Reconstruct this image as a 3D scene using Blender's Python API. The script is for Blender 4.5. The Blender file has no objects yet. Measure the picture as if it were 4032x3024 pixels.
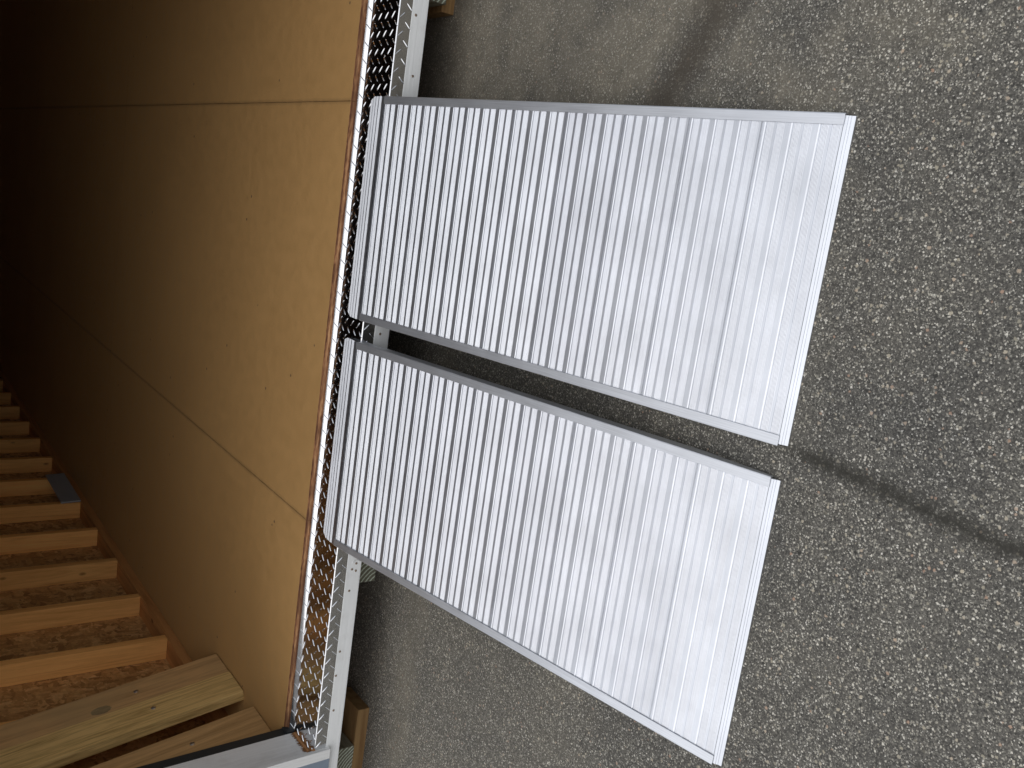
import bpy, bmesh, math, random
from mathutils import Vector, Matrix
random.seed(7)
R = math.radians
sc = bpy.context.scene

# ------------------------------------------------------------------ camera
cam_d = bpy.data.cameras.new("camera"); cam = bpy.data.objects.new("camera", cam_d)
sc.collection.objects.link(cam); sc.camera = cam
cam_d.sensor_width = 36; cam_d.lens = 31.806; cam_d.clip_start = 0.02; cam_d.clip_end = 500
UX = Vector((0.97233795, 0.23355101, 0.00358401))      # right of the upright view
UD = Vector((0.14327314, -0.58422715, -0.79884382))    # down of the upright view
UF = Vector((-0.1844769, 0.77725965, -0.60152781))     # forward
m3 = Matrix((UD, UX, -UF)).transposed()                # the phone was held sideways
cam.matrix_world = Matrix.Translation((-0.23468, -2.37278, 1.13946)) @ m3.to_4x4()

# ------------------------------------------------------------------ world, sun, exposure
SUN_EL, SUN_AZ = R(56), R(212)     # azimuth clockwise from +Y
w = bpy.data.worlds.new("World"); sc.world = w; w.use_nodes = True
nt = w.node_tree; nt.nodes.clear()
out = nt.nodes.new("ShaderNodeOutputWorld"); bg = nt.nodes.new("ShaderNodeBackground")
sky = nt.nodes.new("ShaderNodeTexSky"); sky.sky_type = 'NISHITA'; sky.sun_disc = False
sky.sun_elevation = SUN_EL; sky.sun_rotation = SUN_AZ; sky.dust_density = 3.0
mx = nt.nodes.new("ShaderNodeMixRGB"); mx.inputs[0].default_value = 0.78
mx.inputs[2].default_value = (9.3, 9.55, 10.1, 1)
tcw = nt.nodes.new("ShaderNodeTexCoord"); nz = nt.nodes.new("ShaderNodeTexNoise")
nz.inputs['Scale'].default_value = 2.2; nz.inputs['Detail'].default_value = 5
mr = nt.nodes.new("ShaderNodeMapRange"); mr.inputs[1].default_value = .3; mr.inputs[2].default_value = .7
mr.inputs[3].default_value = .82; mr.inputs[4].default_value = 1.1
mul = nt.nodes.new("ShaderNodeVectorMath"); mul.operation = 'SCALE'
spw = nt.nodes.new("ShaderNodeSeparateXYZ"); nt.links.new(tcw.outputs['Generated'], spw.inputs[0])
cie = nt.nodes.new("ShaderNodeMapRange"); cie.inputs[1].default_value = 0; cie.inputs[2].default_value = 1
cie.inputs[3].default_value = .36; cie.inputs[4].default_value = 1.06; nt.links.new(spw.outputs[2], cie.inputs[0])
mlc = nt.nodes.new("ShaderNodeMath"); mlc.operation = 'MULTIPLY'; nt.links.new(cie.outputs[0], mlc.inputs[1])
nt.links.new(tcw.outputs['Generated'], nz.inputs['Vector']); nt.links.new(nz.outputs[0], mr.inputs[0])
nt.links.new(sky.outputs[0], mx.inputs[1]); nt.links.new(mx.outputs[0], mul.inputs[0]); nt.links.new(mr.outputs[0], mlc.inputs[0]); nt.links.new(mlc.outputs[0], mul.inputs['Scale'])
nt.links.new(mul.outputs[0], bg.inputs[0]); bg.inputs[1].default_value = 0.1
nt.links.new(bg.outputs[0], out.inputs[0])
sun_d = bpy.data.lights.new("sun", 'SUN'); sun_d.energy = 0.8; sun_d.angle = R(100); sun_d.color = (1, .95, .88)
sun = bpy.data.objects.new("sun", sun_d); sc.collection.objects.link(sun)
sd = Vector((math.sin(SUN_AZ)*math.cos(SUN_EL), math.cos(SUN_AZ)*math.cos(SUN_EL), math.sin(SUN_EL)))
sun.rotation_euler = sd.to_track_quat('Z', 'Y').to_euler()
vs = sc.view_settings; sc.display_settings.display_device = 'sRGB'
vs.view_transform = 'Standard'; vs.look = 'None'; vs.exposure = 0.2; vs.gamma = 1; vs.use_curve_mapping = False
sc.cycles.max_bounces = 10; sc.cycles.diffuse_bounces = 5; sc.cycles.glossy_bounces = 5
sc.cycles.use_denoising = True

# ------------------------------------------------------------------ materials
def newmat(name):
    m = bpy.data.materials.new(name); m.use_nodes = True
    n = m.node_tree; b = n.nodes["Principled BSDF"]; return m, n, b
def N(n, t, **kw):
    x = n.nodes.new("ShaderNode"+t)
    for k, v in kw.items():
        if k in ('inp',):
            for kk, vv in v.items(): x.inputs[kk].default_value = vv
        else: setattr(x, k, v)
    return x
def ramp(n, stops, fac, interp='LINEAR'):
    r = n.nodes.new("ShaderNodeValToRGB"); r.color_ramp.interpolation = interp
    e = r.color_ramp.elements
    while len(e) < len(stops): e.new(.5)
    for el, (p, c) in zip(e, stops):
        el.position = p; el.color = (*c, 1) if len(c) == 3 else c
    n.links.new(fac, r.inputs[0]); return r.outputs[0]
def mix(n, f, a, b, bt='MIX'):
    x = n.nodes.new("ShaderNodeMixRGB"); x.blend_type = bt
    for i, v in enumerate((f, a, b)):
        if isinstance(v, (int, float)): x.inputs[i].default_value = v if i == 0 else (v, v, v, 1)
        elif isinstance(v, tuple): x.inputs[i].default_value = (*v, 1)
        else: n.links.new(v, x.inputs[i])
    return x.outputs[0]
def math_(n, op, a, b=None, c=None, clamp=False):
    x = n.nodes.new("ShaderNodeMath"); x.operation = op; x.use_clamp = clamp
    for i, v in enumerate((a, b, c)):
        if v is None: continue
        if isinstance(v, (int, float)): x.inputs[i].default_value = v
        else: n.links.new(v, x.inputs[i])
    return x.outputs[0]
def coords(n, scale=(1, 1, 1), kind='Object', loc=(0, 0, 0), rot=(0, 0, 0)):
    t = n.nodes.new("ShaderNodeTexCoord"); mp = n.nodes.new("ShaderNodeMapping")
    mp.inputs['Scale'].default_value = scale; mp.inputs['Location'].default_value = loc; mp.inputs['Rotation'].default_value = rot
    n.links.new(t.outputs[kind], mp.inputs[0]); return mp.outputs[0]
def noise(n, vec, scale, detail=4, rough=.55, dist=0):
    x = N(n, "TexNoise", inp={'Scale': scale, 'Detail': detail, 'Roughness': rough, 'Distortion': dist})
    n.links.new(vec, x.inputs['Vector']); return x
def voro(n, vec, scale, feature='F1', dist='EUCLIDEAN', rnd=1.0):
    x = n.nodes.new("ShaderNodeTexVoronoi"); x.feature = feature
    if feature != 'DISTANCE_TO_EDGE': x.distance = dist
    x.inputs['Scale'].default_value = scale; x.inputs['Randomness'].default_value = rnd
    n.links.new(vec, x.inputs['Vector']); return x
def bump(n, b, h, strength=.3, dist=.001):
    x = N(n, "Bump", inp={'Strength': strength, 'Distance': dist}); n.links.new(h, x.inputs['Height'])
    n.links.new(x.outputs[0], b.inputs['Normal'])
def obj_rand(n):
    return n.nodes.new("ShaderNodeObjectInfo").outputs['Random']

def wood(name, light, dark, axis='z', knots=.0, grain=1.0, rough=.75, greenish=None, contrast=.6):
    m, n, b = newmat(name)
    s = {'x': (.06, 1, 1), 'y': (1, .06, 1), 'z': (1, 1, .06)}[axis]
    tc = n.nodes.new("ShaderNodeTexCoord")
    rnd = n.nodes.new("ShaderNodeObjectInfo")
    add = N(n, "VectorMath", operation='ADD'); sca = N(n, "VectorMath", operation='SCALE')
    n.links.new(tc.outputs['Object'], add.inputs[0])
    comb = n.nodes.new("ShaderNodeCombineXYZ")
    for i in range(3):
        n.links.new(math_(n, 'MULTIPLY', rnd.outputs['Random'], (7.3, 11.1, 5.7)[i]), comb.inputs[i])
    n.links.new(comb.outputs[0], add.inputs[1])
    mp = n.nodes.new("ShaderNodeMapping"); mp.inputs['Scale'].default_value = s; n.links.new(add.outputs[0], mp.inputs[0])
    big = noise(n, mp.outputs[0], 9, 2)
    warp = mix(n, .12, mp.outputs[0], big.outputs[1])
    g1 = noise(n, warp, 55*grain, 3, .5)
    g2 = noise(n, mp.outputs[0], 420, 3, .6)
    t = math_(n, 'ADD', math_(n, 'MULTIPLY', g1.outputs[0], .7), math_(n, 'MULTIPLY', g2.outputs[0], .3))
    c = ramp(n, [(.5-.28*contrast, dark), (.5+.14*contrast, light)], t)
    if greenish:
        g3 = noise(n, add.outputs[0], 5, 3)
        c = mix(n, math_(n, 'MULTIPLY', ramp(n, [(.4, (0, 0, 0)), (.65, (1, 1, 1))], g3.outputs[0]), .6), c, greenish)
    c = mix(n, 1.0, c, ramp(n, [(0, (.82, .82, .82)), (1, (1.15, 1.1, 1.05))], rnd.outputs['Random']), 'MULTIPLY')
    if knots > 0:
        ks = {'x': (.5, 1, 1), 'y': (1, .5, 1), 'z': (1, 1, .5)}[axis]
        mk = n.nodes.new("ShaderNodeMapping"); mk.inputs['Scale'].default_value = ks; n.links.new(add.outputs[0], mk.inputs[0])
        v = voro(n, mk.outputs[0], 11)
        k = ramp(n, [(.06, (1, 1, 1)), (.12, (0, 0, 0))], v.outputs['Distance'])
        sp = ramp(n, [(1-knots-.02, (0, 0, 0)), (1-knots, (1, 1, 1))], v.outputs['Color'])
        c = mix(n, math_(n, 'MULTIPLY', math_(n, 'MULTIPLY', k, sp), .8), c, (dark[0]*.3, dark[1]*.25, dark[2]*.2))
    n.links.new(c, b.inputs['Base Color']); b.inputs['Roughness'].default_value = rough
    b.inputs['Specular IOR Level'].default_value = .3
    bump(n, b, t, .35, .002)
    return m

M = {}
M['stud'] = wood('spruce_stud', (.97, .55, .19), (.76, .39, .12), 'z', .9, 1.3)
M['plate_wood'] = wood('spruce_plate', (.72, .35, .12), (.46, .20, .06), 'y', .4, .8)
M['rafter'] = wood('spruce_rafter', (.5, .32, .17), (.32, .18, .08), 'x', .2, .8)
M['treated'] = wood('treated_board', (.80, .57, .235), (.46, .30, .105), 'z', .0, 2.0, .7, contrast=.5)
M['treated_weathered'] = wood('weathered_treated_board', (.62, .39, .175), (.39, .24, .10), 'z', .12, .9, .8, greenish=(.44, .31, .15), contrast=.6)
M['treated_tan'] = wood('tan_treated_board', (.64, .41, .185), (.38, .235, .095), 'z', .0, .8, .75, contrast=.7)
M['skid_side'] = wood('treated_skid', (.33, .32, .24), (.16, .15, .10), 'y', .0, 1.2, .8)
M['block'] = wood('pine_block', (.33, .205, .085), (.21, .115, .045), 'x', .0, .8, .8)
M['raw'] = wood('raw_cut_wood', (.50, .27, .12), (.28, .13, .05), 'y', 0, .6, .85)

def endgrain(cx, cz, per):
    m, n, b = newmat('skid_end_grain')
    v = coords(n); nn = noise(n, v, 260, 4); lo = noise(n, v, 30, 3)
    sp = n.nodes.new("ShaderNodeSeparateXYZ"); n.links.new(v, sp.inputs[0])
    dx = math_(n, 'SUBTRACT', sp.outputs[0], cx); dz = math_(n, 'SUBTRACT', sp.outputs[2], cz)
    r = math_(n, 'SQRT', math_(n, 'ADD', math_(n, 'MULTIPLY', dx, dx), math_(n, 'MULTIPLY', dz, dz)))
    r = math_(n, 'ADD', r, math_(n, 'MULTIPLY', lo.outputs[0], .006))
    wv = math_(n, 'ADD', .5, math_(n, 'MULTIPLY', math_(n, 'SINE', math_(n, 'MULTIPLY', r, 6.2832/per)), .5))
    c = ramp(n, [(.4, (.15, .145, .105)), (.75, (.24, .24, .17)), (.93, (.55, .62, .52))], math_(n, 'ADD', wv, math_(n, 'MULTIPLY', math_(n, 'SUBTRACT', nn.outputs[0], .5), .5)))
    c = mix(n, .45, c, ramp(n, [(.35, (.5, .5, .5)), (.6, (1.2, 1.2, 1.2))], nn.outputs[0]), 'MULTIPLY')
    n.links.new(c, b.inputs['Base Color']); b.inputs['Roughness'].default_value = .85
    bump(n, b, nn.outputs[0], .5, .002); return m

def osb():
    m, n, b = newmat('osb_sheathing')
    v = coords(n, (1, 1, 1))
    nz_ = noise(n, v, 14, 3)
    wv = mix(n, .05, v, nz_.outputs[1])
    a1 = n.nodes.new("ShaderNodeMapping"); a1.inputs['Rotation'].default_value = (.5, 0, 0); a1.inputs['Scale'].default_value = (1, 1, .28); n.links.new(wv, a1.inputs[0])
    a2 = n.nodes.new("ShaderNodeMapping"); a2.inputs['Rotation'].default_value = (-.8, 0, 0); a2.inputs['Scale'].default_value = (1, .3, 1); n.links.new(wv, a2.inputs[0])
    v1 = voro(n, a1.outputs[0], 46); v2 = voro(n, a2.outputs[0], 60)
    c1 = ramp(n, [(0, (.28, .14, .045)), (.35, (.52, .29, .105)), (.7, (.70, .42, .17)), (1, (.84, .58, .28))], v1.outputs['Color'])
    c2 = ramp(n, [(0, (.26, .13, .045)), (.5, (.58, .33, .12)), (1, (.80, .52, .23))], v2.outputs['Color'])
    sel = ramp(n, [(.46, (0, 0, 0)), (.54, (1, 1, 1))], noise(n, v, 34, 2).outputs[0])
    c = mix(n, sel, c1, c2)
    c = mix(n, .5, c, ramp(n, [(.3, (.55, .5, .45)), (.7, (1.15, 1.1, 1.05))], noise(n, v, 90, 5).outputs[0]), 'MULTIPLY')
    n.links.new(c, b.inputs['Base Color']); b.inputs['Roughness'].default_value = .7
    bump(n, b, v1.outputs['Distance'], .4, .002); return m
M['osb'] = osb()

def floor_mat():
    m, n, b = newmat('floor_sheet')
    v = coords(n)
    big = noise(n, v, 1.7, 5, .6); fine = noise(n, v, 260, 3, .6); mid = noise(n, v, 24, 4)
    c = ramp(n, [(.3, (.485, .282, .108)), (.7, (.53, .312, .121))], big.outputs[0])
    c = mix(n, .4, c, ramp(n, [(.3, (.86, .85, .83)), (.7, (1.08, 1.07, 1.05))], fine.outputs[0]), 'MULTIPLY')
    c = mix(n, .6, c, ramp(n, [(.3, (.9, .9, .88)), (.65, (1.05, 1.05, 1.05))], mid.outputs[0]), 'MULTIPLY')
    sx = n.nodes.new("ShaderNodeSeparateXYZ"); n.links.new(v, sx.inputs[0])
    wb = math_(n, 'MULTIPLY', math_(n, 'SUBTRACT', mid.outputs[0], .5), .006)
    for xs in (0.0, -1.219, 1.219):     # dust and scuffs gathered along the sheet joints
        d_ = math_(n, 'ADD', math_(n, 'ABSOLUTE', math_(n, 'SUBTRACT', sx.outputs[0], xs)), wb)
        q = N(n, "MapRange", inp={1: .001, 2: .011, 3: .38, 4: 0}); n.links.new(d_, q.inputs[0])
        c = mix(n, q.outputs[0], c, (.14, .085, .04))
    sp = voro(n, coords(n, (1, 1, 0)), 11)       # scattered dark specks and pale scuffs
    k = ramp(n, [(.045, (1, 1, 1)), (.062, (0, 0, 0))], sp.outputs['Distance'])
    pick = ramp(n, [(.45, (0, 0, 0)), (.47, (1, 1, 1))], sp.outputs['Color'])
    c = mix(n, math_(n, 'MULTIPLY', math_(n, 'MULTIPLY', k, pick), .75), c, (.05, .042, .035))
    sp2 = voro(n, coords(n, (1, .6, 0), rot=(0, 0, .7)), 14)
    k2 = ramp(n, [(.03, (1, 1, 1)), (.05, (0, 0, 0))], sp2.outputs['Distance'])
    pick2 = ramp(n, [(.72, (0, 0, 0)), (.74, (1, 1, 1))], sp2.outputs['Color'])
    c = mix(n, math_(n, 'MULTIPLY', math_(n, 'MULTIPLY', k2, pick2), .5), c, (.5, .42, .32))
    n.links.new(c, b.inputs['Base Color']); b.inputs['Specular IOR Level'].default_value = .35
    n.links.new(ramp(n, [(.3, (.5, .5, .5)), (.7, (.68, .68, .68))], mid.outputs[0]), b.inputs['Roughness'])
    bump(n, b, fine.outputs[0], .12, .0006); return m
M['floor'] = floor_mat()

def ply_edge():
    m, n, b = newmat('plywood_edge')
    v = coords(n, (.12, 1, 1))
    nn = noise(n, v, 330, 4, .6); n2 = noise(n, coords(n, (.3, 1, 1.2)), 26, 3)
    sep = n.nodes.new("ShaderNodeSeparateXYZ"); n.links.new(coords(n), sep.inputs[0])
    ly = math_(n, 'SINE', math_(n, 'MULTIPLY', sep.outputs[2], 1100.0))
    t = math_(n, 'ADD', math_(n, 'MULTIPLY', ly, .12), nn.outputs[0])
    c = ramp(n, [(.32, (.10, .038, .018)), (.5, (.36, .165, .07)), (.68, (.55, .31, .15))], t)
    c = mix(n, ramp(n, [(.42, (0, 0, 0)), (.6, (.7, .7, .7))], n2.outputs[0]), c, (.10, .035, .016))
    n.links.new(c, b.inputs['Base Color']); b.inputs['Roughness'].default_value = .9
    bump(n, b, t, .6, .002); return m
M['ply_edge'] = ply_edge()

def metal(name, col, rough, axis=None, streak=.06, smudge=.08, bumps=.0):
    m, n, b = newmat(name)
    v = coords(n); b.inputs['Metallic'].default_value = 1
    sm = noise(n, v, 7, 4, .6)
    c = ramp(n, [(.3, tuple(x*(1-smudge) for x in col)), (.65, col)], sm.outputs[0])
    r0 = math_(n, 'ADD', rough-.04, math_(n, 'MULTIPLY', sm.outputs[0], .08))
    if axis:
        s = {'x': (.012, 1, 1), 'y': (1, .012, 1)}[axis]
        st = noise(n, coords(n, s), 700, 4, .6)
        c = mix(n, 1, c, ramp(n, [(.3, (1-streak*2,)*3), (.7, (1, 1, 1))], st.outputs[0]), 'MULTIPLY')
        r0 = math_(n, 'ADD', r0, math_(n, 'MULTIPLY', st.outputs[0], .1))
        bump(n, b, st.outputs[0], .12+bumps, .0003)
    if name.startswith('mill'): c = mix(n, 1, c, ramp(n, [(0, (.93, .93, .94)), (1, (1.03, 1.03, 1.03))], obj_rand(n)), 'MULTIPLY')
    n.links.new(c, b.inputs['Base Color']); n.links.new(r0, b.inputs['Roughness'])
    return m
M['alu'] = metal('mill_aluminum', (.86, .89, .94), .36, 'x', .07, .15)
M['alu_rail'] = metal('brushed_rail_aluminum', (.86, .885, .93), .44, 'y', .10, .07)
M['tread'] = metal('polished_tread_plate', (.84, .85, .87), .15, None, 0, .05)
M['screw'] = metal('zinc_screw', (.75, .74, .72), .42)
M['screw_dull'] = metal('weathered_screw', (.42, .33, .26), .55)

def paint(name, col, dirt=(.45, .42, .38), amt=.25, rough=.55, axis='x', grain=.4):
    m, n, b = newmat(name)
    s = {'x': (.05, 1, 1), 'y': (1, .05, 1), 'z': (1, 1, .05)}[axis]
    g = noise(n, coords(n, s), 160, 4, .6); d = noise(n, coords(n), 11, 5, .65)
    c = mix(n, math_(n, 'MULTIPLY', ramp(n, [(.52, (0, 0, 0)), (.75, (1, 1, 1))], d.outputs[0]), amt), col, dirt)
    c = mix(n, grain, c, ramp(n, [(.3, (.85, .85, .85)), (.6, (1.02, 1.02, 1.02))], g.outputs[0]), 'MULTIPLY')
    n.links.new(c, b.inputs['Base Color']); b.inputs['Roughness'].default_value = rough
    bump(n, b, g.outputs[0], .5, .002); return m
M['white_board'] = paint('white_painted_board', (.88, .90, .90), axis='x', grain=.25)
M['white_jamb'] = paint('white_painted_jamb', (.80, .81, .80), axis='z', grain=.6)
M['blue'] = paint('blue_gray_siding', (.23, .285, .35), (.16, .19, .23), .5, .6, 'z', .3)
M['blue_scrap'] = paint('blue_gray_offcut', (.38, .39, .395), (.3, .31, .315), .4, .6, 'y', .3)
m, n, b = newmat('black_rubber'); b.inputs['Base Color'].default_value = (.018, .022, .024, 1); b.inputs['Roughness'].default_value = .6
bump(n, b, noise(n, coords(n), 90, 4).outputs[0], .5, .002); M['black'] = m
m, n, b = newmat('roof_shingle'); b.inputs['Base Color'].default_value = (.06, .06, .065, 1); b.inputs['Roughness'].default_value = .9
bump(n, b, noise(n, coords(n), 200, 4).outputs[0], .5, .002); M['roof'] = m

def asphalt():
    m, n, b = newmat('worn_asphalt')
    v = coords(n); sep = n.nodes.new("ShaderNodeSeparateXYZ"); n.links.new(v, sep.inputs[0])
    X, Y = sep.outputs[0], sep.outputs[1]
    wn = noise(n, v, 330, 2, .6)
    vw = mix(n, .0062, v, wn.outputs[1])
    big = noise(n, v, 2.6, 5, .6); mid = noise(n, v, 14, 5, .6); grit = noise(n, v, 900, 3, .7)
    def coordshift(vec, loc):
        mp = n.nodes.new("ShaderNodeMapping"); mp.inputs['Location'].default_value = loc
        mp.inputs['Scale'].default_value = (1, 1, .35); n.links.new(vec, mp.inputs[0]); return mp.outputs[0]
    # dust: more near the shed, patchy
    wob = math_(n, 'MULTIPLY', math_(n, 'SUBTRACT', big.outputs[0], .5), 1.3)
    dust = N(n, "MapRange", inp={1: -1.55, 2: -.75, 3: .0, 4: .82}); n.links.new(math_(n, 'ADD', Y, wob), dust.inputs[0])
    ax = math_(n, 'ABSOLUTE', math_(n, 'ADD', X, .55))
    shl = N(n, "MapRange", inp={1: -.25, 2: .03, 3: .30, 4: 1}); n.links.new(X, shl.inputs[0])
    dust2 = math_(n, 'MULTIPLY', ramp(n, [(.40, (0, 0, 0)), (.66, (1, 1, 1))], mid.outputs[0]), .55)
    dst = math_(n, 'ADD', dust.outputs[0], math_(n, 'MULTIPLY', dust2, math_(n, 'ADD', dust.outputs[0], .35)), clamp=True)
    dst = math_(n, 'MULTIPLY', dst, shl.outputs[0])
    drip = N(n, "MapRange", inp={1: .02, 2: .13, 3: .75, 4: 0})      # dust washed down below the eave
    n.links.new(math_(n, 'ABSOLUTE', math_(n, 'ADD', math_(n, 'ADD', Y, .265), math_(n, 'MULTIPLY', math_(n, 'SUBTRACT', mid.outputs[0], .5), .12))), drip.inputs[0])
    dst = math_(n, 'MAXIMUM', dst, drip.outputs[0])
    # aggregate: three sizes
    def layer(scale, loc, keep, rmin, rmax, stops):
        vo = voro(n, coordshift(vw, loc), scale); sc_ = n.nodes.new("ShaderNodeSeparateColor"); n.links.new(vo.outputs['Color'], sc_.inputs[0])
        rad = math_(n, 'ADD', rmin, math_(n, 'MULTIPLY', sc_.outputs[1], rmax-rmin))
        d_ = math_(n, 'SUBTRACT', rad, vo.outputs['Distance'])
        edge = math_(n, 'MULTIPLY', d_, 9.0, clamp=True)
        msk = math_(n, 'MULTIPLY', edge, math_(n, 'GREATER_THAN', sc_.outputs[2], 1-keep))
        return msk, ramp(n, stops, sc_.outputs[0])
    g4 = voro(n, vw, 380)
    c = ramp(n, [(.1, (.055, .053, .048)), (.5, (.105, .10, .090)), (.9, (.20, .19, .165))], g4.outputs['Color'])
    m1, c1 = layer(300, (.31, .17, .05), .95, .28, .56, [(0, (.10, .095, .085)), (.45, (.24, .228, .20)), (.8, (.46, .44, .38)), (1, (.85, .82, .74))])
    c = mix(n, m1, c, c1)
    m2, c2 = layer(205, (.7, .4, .1), .84, .24, .52, [(0, (.12, .115, .10)), (.4, (.26, .25, .215)), (.75, (.50, .47, .39)), (1, (.88, .84, .74))])
    c = mix(n, m2, c, c2)
    m3, c3 = layer(118, (.13, .9, .1), .13, .20, .42, [(0, (.04, .039, .036)), (.3, (.09, .085, .075)), (.4, (.40, .37, .29)), (.8, (.62, .55, .43)), (.97, (.50, .34, .25))])
    c = mix(n, math_(n, 'MULTIPLY', m3, .92), c, c3)
    eA = math_(n, 'MAXIMUM', m1, math_(n, 'MAXIMUM', m2, m3)); pB = m1
    dcol = ramp(n, [(.3, (.19, .170, .130)), (.7, (.30, .268, .205))], mid.outputs[0])
    dcol = mix(n, .7, dcol, ramp(n, [(.3, (.7, .7, .7)), (.7, (1.25, 1.25, 1.25))], grit.outputs[0]), 'MULTIPLY')
    cover = math_(n, 'MULTIPLY', dst, math_(n, 'ADD', .66, math_(n, 'MULTIPLY', eA, -.12)), clamp=True)
    c = mix(n, cover, c, dcol)
    c = mix(n, .5, c, ramp(n, [(.25, (.72, .72, .72)), (.75, (1.2, 1.2, 1.2))], grit.outputs[0]), 'MULTIPLY')
    c = mix(n, .9, c, ramp(n, [(.32, (.66, .67, .69)), (.68, (1.04, 1.03, 1.0))], big.outputs[0]), 'MULTIPLY')
    # dark crack stain running from the ramps towards the viewer
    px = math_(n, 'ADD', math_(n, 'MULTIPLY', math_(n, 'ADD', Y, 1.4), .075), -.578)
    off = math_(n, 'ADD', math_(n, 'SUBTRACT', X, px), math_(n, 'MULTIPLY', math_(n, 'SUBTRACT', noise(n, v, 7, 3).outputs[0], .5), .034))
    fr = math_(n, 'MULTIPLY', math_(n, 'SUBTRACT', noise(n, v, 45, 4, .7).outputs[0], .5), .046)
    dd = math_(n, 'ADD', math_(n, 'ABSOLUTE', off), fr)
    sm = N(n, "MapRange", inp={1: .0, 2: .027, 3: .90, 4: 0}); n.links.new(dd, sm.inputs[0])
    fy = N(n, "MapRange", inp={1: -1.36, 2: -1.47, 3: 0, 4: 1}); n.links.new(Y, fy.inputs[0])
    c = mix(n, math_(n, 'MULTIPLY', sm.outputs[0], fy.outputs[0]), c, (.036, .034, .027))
    # brown damp patch beside the right ramp
    l2 = math_(n, 'SUBTRACT', math_(n, 'ADD', Y, .955), math_(n, 'MULTIPLY', math_(n, 'SUBTRACT', X, .05), -.55))
    dd2 = math_(n, 'ADD', math_(n, 'ABSOLUTE', l2), math_(n, 'MULTIPLY', math_(n, 'SUBTRACT', noise(n, v, 13, 5, .65).outputs[0], .5), .16))
    s2 = N(n, "MapRange", inp={1: .0, 2: .10, 3: .72, 4: 0}); n.links.new(dd2, s2.inputs[0])
    gx = N(n, "MapRange", inp={1: -.06, 2: .04, 3: 0, 4: 1}); n.links.new(X, gx.inputs[0])
    c = mix(n, math_(n, 'MULTIPLY', s2.outputs[0], gx.outputs[0]), c, (.062, .050, .037))
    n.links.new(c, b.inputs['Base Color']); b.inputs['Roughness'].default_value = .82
    b.inputs['Specular IOR Level'].default_value = .35
    h = math_(n, 'ADD', math_(n, 'MULTIPLY', eA, 1.0), math_(n, 'ADD', math_(n, 'MULTIPLY', pB, .5), math_(n, 'MULTIPLY', grit.outputs[0], .4)))
    bump(n, b, math_(n, 'MULTIPLY', h, math_(n, 'SUBTRACT', 1.0, math_(n, 'MULTIPLY', dst, .6))), .6, .0018)
    return m
M['asphalt'] = asphalt()

# ------------------------------------------------------------------ mesh helpers
COL = sc.collection
def link(name, bm, mat, parent=None, smooth=False, kind=None):
    bmesh.ops.recalc_face_normals(bm, faces=bm.faces)
    me = bpy.data.meshes.new(name); bm.to_mesh(me); bm.free()
    for mm in (mat if isinstance(mat, list) else [mat]): me.materials.append(mm)
    if smooth:
        for p in me.polygons: p.use_smooth = True
    o = bpy.data.objects.new(name, me); COL.objects.link(o)
    if parent: o.parent = parent
    if kind: o['kind'] = kind
    return o
def empty(name, loc=(0, 0, 0)):
    o = bpy.data.objects.new(name, None); COL.objects.link(o); o.location = loc; o.empty_display_size = .1; return o
def tag(o, label, cat, group=None):
    o['label'] = label; o['category'] = cat
    if group: o['group'] = group
    return o
def add_box(bm, x0, x1, y0, y1, z0, z1, mtx=None, bev=0, mat=0):
    b2 = bmesh.new()
    r = bmesh.ops.create_cube(b2, size=1)
    for v in b2.verts:
        v.co = Vector(((x0+x1)/2+v.co.x*(x1-x0), (y0+y1)/2+v.co.y*(y1-y0), (z0+z1)/2+v.co.z*(z1-z0)))
    if bev: bmesh.ops.bevel(b2, geom=b2.edges[:], offset=bev, segments=2, affect='EDGES', profile=.6)
    if mtx: b2.transform(mtx)
    vm = {v: bm.verts.new(v.co) for v in b2.verts}
    for f in b2.faces:
        nf = bm.faces.new([vm[v] for v in f.verts]); nf.material_index = mat
    b2.free()
def box(name, mat, parent, x0, x1, y0, y1, z0, z1, bev=0, mtx=None, **kw):
    bm = bmesh.new(); add_box(bm, x0, x1, y0, y1, z0, z1, mtx, bev); return link(name, bm, mat, parent, **kw)
def add_cyl(bm, c, axis, r0, r1, h, seg=14, dome=False):
    axis = Vector(axis).normalized(); q = axis.to_track_quat('Z', 'Y').to_matrix(); c = Vector(c)
    rings = [(0, r0), (h*.6, r0*.97), (h, r1)] if dome else [(0, r0), (h, r1)]
    L = [[bm.verts.new(c+q@Vector((math.cos(a)*r, math.sin(a)*r, z))) for a in [2*math.pi*i/seg for i in range(seg)]] for z, r in rings]
    for A, B in zip(L, L[1:]):
        for i in range(seg): bm.faces.new((A[i], A[(i+1) % seg], B[(i+1) % seg], B[i]))
    bm.faces.new(L[-1]); bm.faces.new(L[0][::-1])
def extrude_profile(bm, pts, x0, x1, closed=True, skirt=None, nx=1):
    """pts are (y, z); extruded along x"""
    rows = [[bm.verts.new((x0+(x1-x0)*k/nx, y, z)) for y, z in pts] for k in range(nx+1)]
    n_ = len(pts)
    for A, B in zip(rows, rows[1:]):
        for i in range(n_ if closed else n_-1):
            j = (i+1) % n_; bm.faces.new((A[i], A[j], B[j], B[i]))
    if closed:
        bm.faces.new(rows[0][::-1]); bm.faces.new(rows[-1])

CAM = Vector((-0.23468, -2.37278, 1.13946)); K = .9903
def kp(v): return CAM+(Vector(v)-CAM)*K
KM = Matrix.Translation(CAM) @ Matrix.Scale(K, 4) @ Matrix.Translation(-CAM)
G = -.2541         # ground level; the shed floor is z = 0

# ------------------------------------------------------------------ ground
bm = bmesh.new()
bmesh.ops.create_grid(bm, x_segments=2, y_segments=2, size=60)
ground = link('asphalt_ground', bm, M['asphalt'], kind='structure'); ground.location = (0, 0, G)

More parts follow.
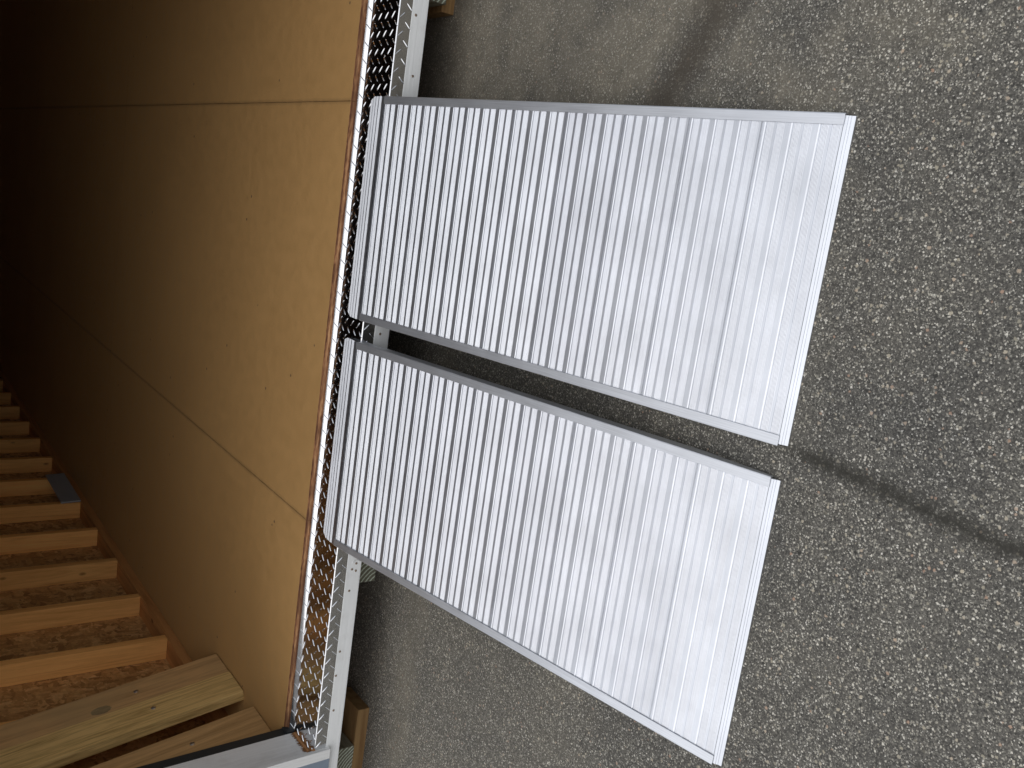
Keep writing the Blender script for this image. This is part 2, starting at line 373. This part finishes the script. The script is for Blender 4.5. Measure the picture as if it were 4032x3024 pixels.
# ------------------------------------------------------------------ shed
shed = empty('storage_shed', (-.5, 0, G))
tag(shed, 'wood framed storage shed with open doorway, bare stud walls, tan floor and blue gray siding', 'shed')
_inv = Matrix.Translation((.5, 0, -G))
def sh(o): o.matrix_parent_inverse = _inv; return o
XL, XR, YB, ZT = -2.127, 1.75, 7.35, 1.98       # inner faces of the studs, back, plate height
SW = .038; SD = .089; SP = .41482; Y0 = 1.0721

floor = empty('floor'); floor.parent = shed; floor.matrix_parent_inverse = _inv
sub = box('subfloor', M['plate_wood'], floor, XL-.11, XR+.11, .012, YB+.1, -.12, -.0185)
seams = [XL-SD, -1.219, 0.0, 1.219, XR+SD]
for i in range(4):
    for j, (ya, yb) in enumerate(((0, 2.44), (2.44, 4.88), (4.88, YB))):
        g = .0006
        bm = bmesh.new(); add_box(bm, seams[i]+g, seams[i+1]-g, ya+(0 if j == 0 else g*.3), yb-g*.3, -.0178, 0, bev=.0006)
        if j == 0:      # worn sloping front edge
            for v in bm.verts:
                if v.co.y < .01:
                    v.co.y += -.0195 if v.co.z < -.009 else 0
                    v.co.z = v.co.z+.0093 if v.co.z < -.009 else v.co.z
        o = link('floor_panel', bm, [M['floor'], M['ply_edge']], floor)
        for p in o.data.polygons:
            if p.normal.y < -.25: p.material_index = 1

def wall(parent_name): 
    e = empty(parent_name); e.parent = shed; e.matrix_parent_inverse = _inv; return e
# side wall seen in the photograph
lw = wall('stud_wall')
box('bottom_plate', M['plate_wood'], lw, XL-SD, XL, .10, YB, .0005, SW, .0012)
box('top_plate', M['plate_wood'], lw, XL-SD, XL, .10, YB, ZT-.076, ZT-.0005, .001)
stud_bm = bmesh.new(); add_box(stud_bm, -SD, 0, 0, SW, 0, ZT-.076-SW-.001, bev=.002)
st = link('stud', stud_bm, M['stud'], lw); st.location = (XL, Y0, SW+.0005)
ys = [Y0+SP*k for k in range(1, 16)]
for y in [Y0-SP, .12]+ys:
    if y > YB-.05: continue
    c = st.copy(); COL.objects.link(c); c.parent = lw; c.location = (XL-random.uniform(0, .002), y, SW+.0005)
for ya, yb in ((.02, 1.22), (1.22, 2.44), (2.44, 3.66), (3.66, 4.88), (4.88, 6.1), (6.1, YB+.1)):
    box('sheathing_panel', M['osb'], lw, XL-SD-.012, XL-SD-.0008, ya+.001, yb-.001, -.12, ZT)
box('siding', M['blue'], lw, XL-SD-.026, XL-SD-.0125, -.13, YB+.1, -.10, ZT)
# opposite wall
rw = wall('stud_wall')
box('bottom_plate', M['plate_wood'], rw, XR, XR+SD, .10, YB, .0005, SW, .0012)
for y in [Y0-SP, .12, Y0]+ys:
    if y > YB-.05: continue
    c = st.copy(); COL.objects.link(c); c.parent = rw; c.location = (XR+SD, y, SW+.0005)
box('sheathing_panel', M['osb'], rw, XR+SD+.0008, XR+SD+.012, .02, YB+.1, -.12, ZT)
box('siding', M['blue'], rw, XR+SD+.0125, XR+SD+.026, -.13, YB+.1, -.10, ZT)
# back wall
bw = wall('back_wall')
box('sheathing_panel', M['osb'], bw, XL-SD, XR+SD, YB+.001, YB+.012, .0005, ZT)
for k in range(10):
    x = XL+.2+k*.406
    box('stud', M['stud'], bw, x, x+SW, YB-SD, YB, .0005, ZT-.002)
# roof: low eave over the doorway, ridge along x
rf = wall('roof')
YM = YB/2; RZ = 3.0; YO = .26; SLP = (RZ-ZT)/YM
for s_, ya, yb in ((1, -YO, YM), (-1, YM+.001, YB+YO)):
    za = ZT-SLP*YO if s_ > 0 else RZ; zb = RZ if s_ > 0 else ZT-SLP*YO
    bm = bmesh.new()
    pts = [(ya, za+.09), (yb, zb+.09), (yb, zb+.115), (ya, za+.115)]
    extrude_profile(bm, pts, XL-SD-.28, XR+SD+.28); link('roof_slope', bm, M['roof'], rf)
    x = XL
    while x < XR:
        bm = bmesh.new(); y0_ = max(ya, -.12) if s_ > 0 else ya; y1_ = yb if s_ > 0 else min(yb, YB+.1)
        z0_ = ZT+SLP*y0_ if s_ > 0 else RZ-.0; z1_ = RZ if s_ > 0 else ZT-SLP*.1
        extrude_profile(bm, [(y0_, z0_), (y1_, z1_), (y1_, z1_+.088), (y0_, z0_+.088)], x, x+.038); link('rafter', bm, M['rafter'], rf)
        x += .61
for x in (XL-SD-.012, XR+SD+.002):
    bm = bmesh.new(); extrude_profile(bm, [(.02, ZT+.001), (YB, ZT+.001), (YM, RZ+.085), ], x, x+.010); link('sheathing_panel', bm, M['osb'], rf)
# front wall: jamb side, header, gable siding
XJ = -1.92; XD = .80; ZH = 1.78
fw = wall('front_wall')
lean = Matrix(((1, 0, -.035, 0), (0, 1, 0, 0), (0, 0, 1, 0), (0, 0, 0, 1)))
# white painted jamb board with a splintered raw bottom end
bm = bmesh.new(); xs0, xs1 = XJ-.032, XJ
ny = 60
def jb(y): return -.0265-.006*math.sin((y+.02)*60)
prof_top = ZH+.02
va = []; 
for i in range(ny+1):
    y = -.022-(.113)*i/ny
    zb = -.022+.010*random.random()+(.006 if i % 7 == 0 else 0)-.010*(abs(y+.075)/.055)**2*.4
    va.append([bm.verts.new((xs1, y, zb)), bm.verts.new((xs1, y, prof_top)), bm.verts.new((xs0, y, prof_top)), bm.verts.new((xs0, y, zb))])
for A, B in zip(va, va[1:]):
    for i in range(4): bm.faces.new((A[i], A[(i+1) % 4], B[(i+1) % 4], B[i]))
bm.faces.new(va[0]); bm.faces.new(va[-1][::-1]); bm.transform(lean)
link('door_jamb', bm, M['white_jamb'], fw)
box('raw_jamb_end', M['raw'], fw, XJ-.030, XJ+.0015, -.1335, -.024, -.0305, -.0195, .0006, mtx=lean)
bm = bmesh.new()
for i in range(46):      # paint-free splinters
    y = -.027-.104*random.random(); h = random.uniform(.004, .013); wd = random.uniform(.0008, .002)
    a = [bm.verts.new((XJ+.0022, y-wd, -.0215)), bm.verts.new((XJ+.0022, y+wd, -.0215)), bm.verts.new((XJ+.0008, y+random.uniform(-.002, .002), -.0205+h)), bm.verts.new((XJ-.001, y, -.0215))]
    for t in ((0, 1, 2), (1, 3, 2), (3, 0, 2), (0, 3, 1)): bm.faces.new([a[k] for k in t])
bm.transform(lean); link('splinters', bm, M['raw'], fw, kind='stuff')
box('weather_seal', M['black'], fw, XJ-.03, XJ-.0035, -.0215, .020, -.0290, ZH, .002, mtx=lean)
bm = bmesh.new(); extrude_profile(bm, [(-.019, -.029), (-.0005, -.0305), (.0165, -.0015), (-.019, -.0015)], XJ-.004, XJ+.004)
link('weather_seal', bm, M['black'], fw)
box('corner_trim', M['white_jamb'], fw, -1.935, -1.903, -.1715, -.1565, -.079, ZH+.05, .001, mtx=lean)
box('trim_end', M['raw'], fw, -1.930, -1.9018, -.160, -.148, -.052, -.026, .001)
bm = bmesh.new(); add_box(bm, XL-SD-.03, -1.9055, -.1705, -.155, -.079, ZT-.04, lean, 0)
link('siding', bm, M['blue'], fw)
box('sheathing_panel', M['osb'], fw, XL-SD-.012, -1.955, .0215, .033, .0005, ZT)
box('sheathing_panel', M['osb'], fw, XD+.03, XR+SD, .0215, .033, .0005, ZT)
box('door_jamb', M['white_jamb'], fw, XD, XD+.032, -.135, -.022, -.03, ZH+.02)
box('siding', M['blue'], fw, XD+.0325, XR+SD+.027, -.170, -.156, -.079, ZH+.06)
for x in (XL-SD, XD+.04):
    box('corner_stud', M['stud'], fw, x+.012, x+.10, .034, .09, SW+.001, ZT-.08)
# header and gable
box('header', M['white_board'], fw, -1.99, XD+.04, -.135, -.0, ZH+.021, ZH+.16)
bm = bmesh.new()
pts = [(XL-SD-.02, ZH+.061), (XR+SD+.02, ZH+.061), (XR+SD+.02, ZT-.05), (XL-SD-.02, ZT-.05)]
A = [bm.verts.new((x, -.169, z)) for x, z in pts]; B = [bm.verts.new((x, -.150, z)) for x, z in pts]
for i in range(4): bm.faces.new((A[i], A[(i+1) % 4], B[(i+1) % 4], B[i]))
bm.faces.new(A); bm.faces.new(B[::-1]); link('header_siding', bm, M['blue'], fw)

for o in fw.children:
    if o.name.split('.')[0] not in ('header', 'header_siding', 'corner_stud') and 'sheathing' not in o.name: o.data.transform(KM)
# white rim board below the sill, with screws
rim = box('rim_board', M['white_board'], shed, -2.26, 1.9, -.1785, -.1405, -.1046, -.0575, .002); sh(rim)
box_j = box('rim_joist', M['plate_wood'], shed, -2.22, 1.85, -.1395, -.0815, -.1200, -.0235); sh(box_j)
def put_screw(x, y, z, nrm, r, mat, parent, inv=None):
    bm = bmesh.new(); add_cyl(bm, (0, 0, 0), (0, 0, 1), r, r*.7, r*.35, 14, True)
    bmesh.ops.create_cone(bm, cap_ends=True, segments=6, radius1=r*.36, radius2=r*.36, depth=r*.05, matrix=Matrix.Translation((0, 0, r*.37)))
    o = link('screw', bm, mat, parent, smooth=False)
    o.location = (x, y, z); o.rotation_mode = 'QUATERNION'; o.rotation_quaternion = Vector(nrm).to_track_quat('Z', 'Y')
    if inv is not None: o.matrix_parent_inverse = inv
    return o
for x, z in ((.231, -.080), (.079, -.092), (-.618, -.086), (-1.304, -.097), (-1.321, -.085), (-1.327, -.098), (-1.389, -.084), (-1.583, -.077), (-1.661, -.073), (-1.777, -.079), (-1.14, -.088), (-.33, -.09), (.42, -.084)):
    q = CAM+(Vector((x, -.16, z))-CAM)*.9919; put_screw(q.x, -.1783, q.z, (0, -1, 0), .0037, M['screw_dull'], rim)
# hammer dent in the paint beside the screws
bm = bmesh.new()
for k in range(9):
    a = R(-60+k*15); r = .011
    add_box(bm, -.0012, .0012, -.0008, .0008, -.002, .002, Matrix.Translation((-1.2955+math.cos(a)*r, -.1788, -.086+math.sin(a)*r*1.1)) @ Matrix.Rotation(-a, 4, 'Y'))
link('hammer_mark', bm, M['white_board'], rim)

# unseen boards added to block light leaking under the shed at sides and back
for nm, a_ in (('added_shade_skirt', (XL-SD-.028, XL-SD-.014, .35, YB+.1)), ('added_shade_skirt', (XR+SD+.03, XR+SD+.044, .35, YB+.1)), ('added_shade_skirt', (XL-SD-.01, XR+SD+.02, YB+.085, YB+.099))):
    o = box(nm, M['white_board'], shed, *a_, G+.002, -.1005 if a_[2] < 1 else -.122); sh(o)
# skids with end grain
for xa, xb in ((-1.421, -1.345), (-2.085, -1.997), (.301, .390), (-.56, -.471), (1.5, 1.589)):
    bm = bmesh.new(); add_box(bm, xa, xb, -.058, 6.8, -.227, -.1335, bev=.003); bm.transform(KM)
    o = link('skid', bm, [M['skid_side'], endgrain(xa-.035, -.255 if xa != -2.085 else -.30, .0125 if xa != -2.085 else .0105)], shed); sh(o)
    for p in o.data.polygons:
        if abs(p.normal.y) > .9: p.material_index = 1

# ------------------------------------------------------------------ diamond tread sill
sill = empty('sill_plate'); sill.parent = shed; sill.matrix_parent_inverse = _inv
YE, ZF, ZV = -.178, -.0192, -.0614
prof = [(-.0188, -.0088), (-.0304, -.0189)]
for i in range(1, 9):
    a = R(41*(1-i/8)); r = .004
    prof.append((-.0304-r*(math.sin(R(41))-math.sin(a)), -.0189-r*(math.cos(a)-math.cos(R(41)))))
ZF = prof[-1][1]
rb = .0045
prof.append((YE+rb, ZF))
for i in range(1, 8):
    a = math.pi/2*i/8; prof.append((YE+rb-rb*math.sin(a), ZF-rb+rb*math.cos(a)))
prof += [(YE, ZF-rb), (YE, ZV)]
SX0, SX1 = -1.9, .86
bm = bmesh.new()
extrude_profile(bm, prof+[(y+.0028 if y < -.14 else y, z-.0 if y < -.14 and z < ZF-.003 else z-.0024) for y, z in prof[::-1]], SX0, SX1)
pl = link('sheet', bm, M['tread'], sill)
for p in pl.data.polygons: p.use_smooth = abs(p.normal.x) < .5
md = pl.modifiers.new('wn', 'WEIGHTED_NORMAL'); md.keep_sharp = False
# raised lozenges following the bent sheet
L_acc = [0]
for a_, b_ in zip(prof, prof[1:]): L_acc.append(L_acc[-1]+math.hypot(b_[0]-a_[0], b_[1]-a_[1]))
def surf(t):
    t = max(0, min(L_acc[-1], t))
    for i in range(len(prof)-1):
        if t <= L_acc[i+1] or i == len(prof)-2:
            f = (t-L_acc[i])/max(1e-9, L_acc[i+1]-L_acc[i]); a_, b_ = prof[i], prof[i+1]
            ty, tz = (b_[0]-a_[0]), (b_[1]-a_[1]); l = math.hypot(ty, tz); ty /= l; tz /= l
            return a_[0]+(b_[0]-a_[0])*f, a_[1]+(b_[1]-a_[1])*f, (tz, -ty)   # normal (y, z)
bm = bmesh.new()
def lozenge(cx, ct, ang, ln=.0118, wd=.0016, h=.0021):
    ca, sa = math.cos(ang), math.sin(ang); ns = 8; top = []; le = []; ri = []
    for i in range(ns+1):
        u = -1+2*i/ns; f = max(0, 1-u*u)
        def P(s_, hh):
            lx = cx+ca*u*ln-sa*s_; lt = ct+sa*u*ln+ca*s_
            if lt < .0005 or lt > L_acc[-1]-.0005: lt = max(.0005, min(L_acc[-1]-.0005, lt)); hh = min(hh, .0001)
            y, z, (ny_, nz_) = surf(lt)
            nn_ = (ny_, nz_)
            if nn_[1] < -.5: nn_ = (-nn_[0], -nn_[1])
            if abs(nn_[1]) < .5 and nn_[0] > 0: nn_ = (-nn_[0], nn_[1])
            return bm.verts.new((lx, y+nn_[0]*hh, z+nn_[1]*hh))
        if ct < .022: h = .0011
        top.append(P(0, h*(.10+.90*f**.4))); le.append(P(wd*f**.33+.00005, -.0002)); ri.append(P(-wd*f**.33-.00005, -.0002))
    for i in range(ns):
        bm.faces.new((le[i], le[i+1], top[i+1], top[i])); bm.faces.new((top[i], top[i+1], ri[i+1], ri[i]))
k = 0; x = SX0+.008
PX = .0227; PT = .0363
while x < SX1-.01:
    for j in range(-1, 7):
        t = .010+j*PT+(PT/2 if k % 2 else 0)
        if -.004 < t < L_acc[-1]+.004:
            lozenge(x, t, R(43) if k % 2 else R(-47))
    k += 1; x += PX
tr = link('tread_pattern', bm, M['tread'], sill, kind='stuff')
for x, y in ((.117, -.128), (.005, -.146)):
    put_screw(x, y, ZF, (0, 0, 1), .0028, M['screw'], sill)

# ------------------------------------------------------------------ wood blocks under the skids
blk = box('wood_block', M['block'], None, -2.13, -1.872, -.055, .085, -.268, -.2275, .0015, mtx=KM)
tag(blk, 'tan wood block on the asphalt under the skid nearest the blue siding', 'wood block', 'blocks levelling the shed')
blk = box('wood_block', M['block'], None, .285, .52, -.036, .10, -.268, -.2275, .0015, mtx=KM)
tag(blk, 'shaded wood block under the skid at the far right end of the sill', 'wood block', 'blocks levelling the shed')
blk = box('wood_block', M['block'], None, -1.47, -1.30, .25, .40, -.268, -.2275, .0015, mtx=KM)
tag(blk, 'wood block set back in the dark under the middle skid', 'wood block', 'blocks levelling the shed')

# ------------------------------------------------------------------ ramps
TH = .18924; CT, ST = math.cos(TH), math.sin(TH); RY, RZ0 = -.1541, -.0198
WR = .598
def plank_profile(s0, s1, ended=True):
    """surface heights of one extruded plank, s along the ramp"""
    pts = []; sub = .0524; d0, dr = 0, .00055
    pts.append((s0+.0003, -.0016)); pts.append((s0+.0003, 0))
    s = s0
    first = True
    while s < s1-.02:
        if first: pts += [(s+.0016, 0), (s+.0019, -.0009), (s+.0023, -.0009), (s+.0026, 0)]; first = False
        pts += [(s+.0062, 0), (s+.0064, .0005), (s+.0084, -.0004), (s+.0104, -.0004)]
        for (ra, rb_, nr) in ((s+.0105, s+.0245, 6), (s+.0305, s+.0462, 7)):
            if rb_ > s1-.002: break
            p = (rb_-ra)/nr
            pts.append((ra-.0001, 0)); pts.append((ra, -.0005))
            for i in range(nr):
                c = ra+p*i
                pts += [(c+p*.40, -.00002), (c+p*.55, -.00002), (c+p, -.00055)]
            pts.append((rb_+.0001, 0))
        s += sub
    pts.append((s1-.0003, 0)); pts.append((s1-.0003, -.0016))
    return pts
def build_ramp(x_right, label, flaw=0):
    root = empty('loading_ramp', kp((x_right-WR/2, RY, RZ0)))
    root.rotation_euler = (TH, 0, 0)      # local -y runs down the slope
    tag(root, label, 'ramp', 'aluminum ramps side by side at the shed doorway')
    hw = WR/2
    for k in range(8):
        s0, s1 = .0016+.1571*k, .0016+.1571*(k+1)
        if k == 7: s1 = 1.2565
        if k and flaw == 0:
            pass
        pp = plank_profile(s0, s1)
        bm = bmesh.new()
        ring = [(-s, z) for s, z in pp]+[(-s1+.0006, -.008 if k == 7 else -.022), (-s0-.0006, -.022)]
        extrude_profile(bm, ring, -hw+.0022, hw-.0022)
        o = link('plank', bm, M['alu'], root)
        o.data.transform(Matrix.Translation((0, -(s0+s1)/2, 0)) @ Matrix.Rotation(R(random.uniform(-.22, .22)), 4, 'X') @ Matrix.Translation((0, (s0+s1)/2, 0)))
    # edge rails: top flange, side web, cut away towards the ground
    for sg in (-1, 1):
        bm = bmesh.new()
        secs = [(.003, .028), (1.10, .028), (1.2572, .0085)]
        rows = []
        for s, d in secs:
            xo, xi = sg*hw, sg*(hw-.0205)
            w_ = sg*(hw-.0018)
            pr = [(xi, .0008), (xi, .0022), (xi+sg*.0006, .0027), (xo-sg*.0022, .0027), (xo-sg*.0006, .0021), (xo, .0006), (xo, -d), (xo-sg*.0018, -d), (xo-sg*.0018, .0008)]
            rows.append([bm.verts.new((a_, -s, b_)) for a_, b_ in pr])
        for A, B in zip(rows, rows[1:]):
            for i in range(len(A)): bm.faces.new((A[i], A[(i+1) % len(A)], B[(i+1) % len(A)], B[i]))
        bm.faces.new(rows[0]); bm.faces.new(rows[-1][::-1])
        link('side_rail', bm, M['alu_rail'], root)
    # curved top lip with grooves, resting on the sill
    bm = bmesh.new(); P = []
    def world2loc(y, z):
        dy, dz = y-RY, z-RZ0
        return (dy*CT+dz*ST, -dy*ST+dz*CT)
    tipy = -.0705; n_ = 38; groove = []; flats = (4, 5, 12, 13, 20, 21, 28, 29)
    for i in range(n_+1):
        u = i/n_; y = RY+.0015+(tipy-RY-.0015)*u
        z = -.0200+.0022*math.sin(u*1.9)-.0098*max(0, u-.12)**2.2
        P.append((y, z))
    full = []
    for i, (y, z) in enumerate(P):
        if i < n_ and i > 3 and i not in flats:
            dy_ = P[i+1][0]-y; full += [(y, z-.0004), (y+dy_*.5, z+.0003)]
        elif i in flats: full += [(y, z-.0006)]
        else: full.append((y, z))
        if i < n_ and any(abs(i/n_-g_) < .5/n_ for g_ in groove):
            y2 = (y+P[i+1][0])/2; full += [(y+.0003, z-.0014), (y+.0012, z-.0014), (y+.0014, z+.0000)]
    full.append((tipy+.001, full[-1][1]-.0012)); full.append((tipy, -.0312))
    under = [(y, max(-.0312, z-.0042)) for y, z in P[::-4]][1:]
    ring = [world2loc(*q) for q in full+under]
    extrude_profile(bm, ring, -hw+.001, hw-.0005)
    # clip the outer corners
    for v in bm.verts:
        yy = v.co.y
        if yy > .055: v.co.x -= math.copysign((yy-.055)*.35, v.co.x)
    o = link('top_lip', bm, M['alu'], root)
    # foot: stepped strips that meet the asphalt
    bm = bmesh.new()
    pr = [(1.2568, -.0004), (1.2625, -.0008), (1.2628, -.0022), (1.2668, -.0026), (1.2671, -.0040), (1.2740, -.0046), (1.2745, -.0080), (1.2568, -.0080)]
    extrude_profile(bm, [(-a_, b_) for a_, b_ in pr], -hw+.004, hw-.004)
    link('foot_plate', bm, M['alu'], root)
    for o in root.children: o.data.transform(Matrix.Scale(K, 4))
    return root
build_ramp(.0145, 'silver ribbed aluminum ramp farther from the blue siding and leaning lumber')
build_ramp(-.6425, 'silver ribbed aluminum ramp nearer the blue siding and leaning lumber', 1)

# ------------------------------------------------------------------ treated lumber standing against the studs
deck = empty('lumber_panel', (-1.963, .35, 0))
tag(deck, 'three treated wood boards with screws, standing on the floor and leaning on the bare studs', 'lumber')
deck.rotation_euler = (0, -math.atan(.175), 0)
HL = .80
def board(y0, y1, x0, x1, mat, z0=.0035, label=None, top=HL):
    bm = bmesh.new(); add_box(bm, x0, x1, y0-.35, y1-.35, z0, top, bev=.0028)
    o = link('board', bm, mat, deck)
    if label: o['label'] = label
    return o
board(.4795, .6175, -.039, -.004, M['treated_weathered'], label='duller weathered board with a dark round stain')
board(.334, .4765, -.036, 0, M['treated'], label='yellow board with wide straight grain')
board(.078, .2385, -.038, -.004, M['treated_tan'], label='tan board set apart by a gap')
for zc in (.725,):
    bm = bmesh.new(); add_box(bm, -.058, -.0385, .09-.35, .60-.35, zc, zc+.07, bev=.002); link('cleat', bm, M['treated_tan'], deck)
for y, z, x in ((.548, .304, -.004), (.415, .281, 0), (.165, .23, -.004)):
    o = put_screw(x, y-.35, z, (1, 0, 0), .0082, M['screw'], deck)
# round damp stain: thin disc of soaked wood on the weathered board
m, n, b = newmat('soaked_wood'); 
gg = noise(n, coords(n, (1, 1, .2)), 120, 4); n.links.new(ramp(n, [(.3, (.25, .185, .09)), (.7, (.36, .265, .13))], gg.outputs[0]), b.inputs['Base Color']); b.inputs['Roughness'].default_value = .8
bm = bmesh.new(); c0 = bm.verts.new((-.0036, .0, .0)); ringv = []
for i in range(36):
    a = 2*math.pi*i/36; rr = 1+random.uniform(-.06, .06); ringv.append(bm.verts.new((-.00365, math.cos(a)*.022*rr, math.sin(a)*.031*rr)))
for i in range(36): bm.faces.new((c0, ringv[i], ringv[(i+1) % 36]))
o = link('stain', bm, m, deck); o.location = (0, .508-.35, .425)

# ------------------------------------------------------------------ siding offcut resting on the bottom plate
bm = bmesh.new(); add_box(bm, -.0045, .0045, 0, .478, 0, .098, bev=.0008)
off = link('siding_offcut', bm, M['blue_scrap']); off.location = (-2.116, 2.728, SW+.001); off.rotation_euler = (R(-.3), R(-3), 0)
tag(off, 'small blue gray siding offcut standing on the bottom plate against the studs', 'board')
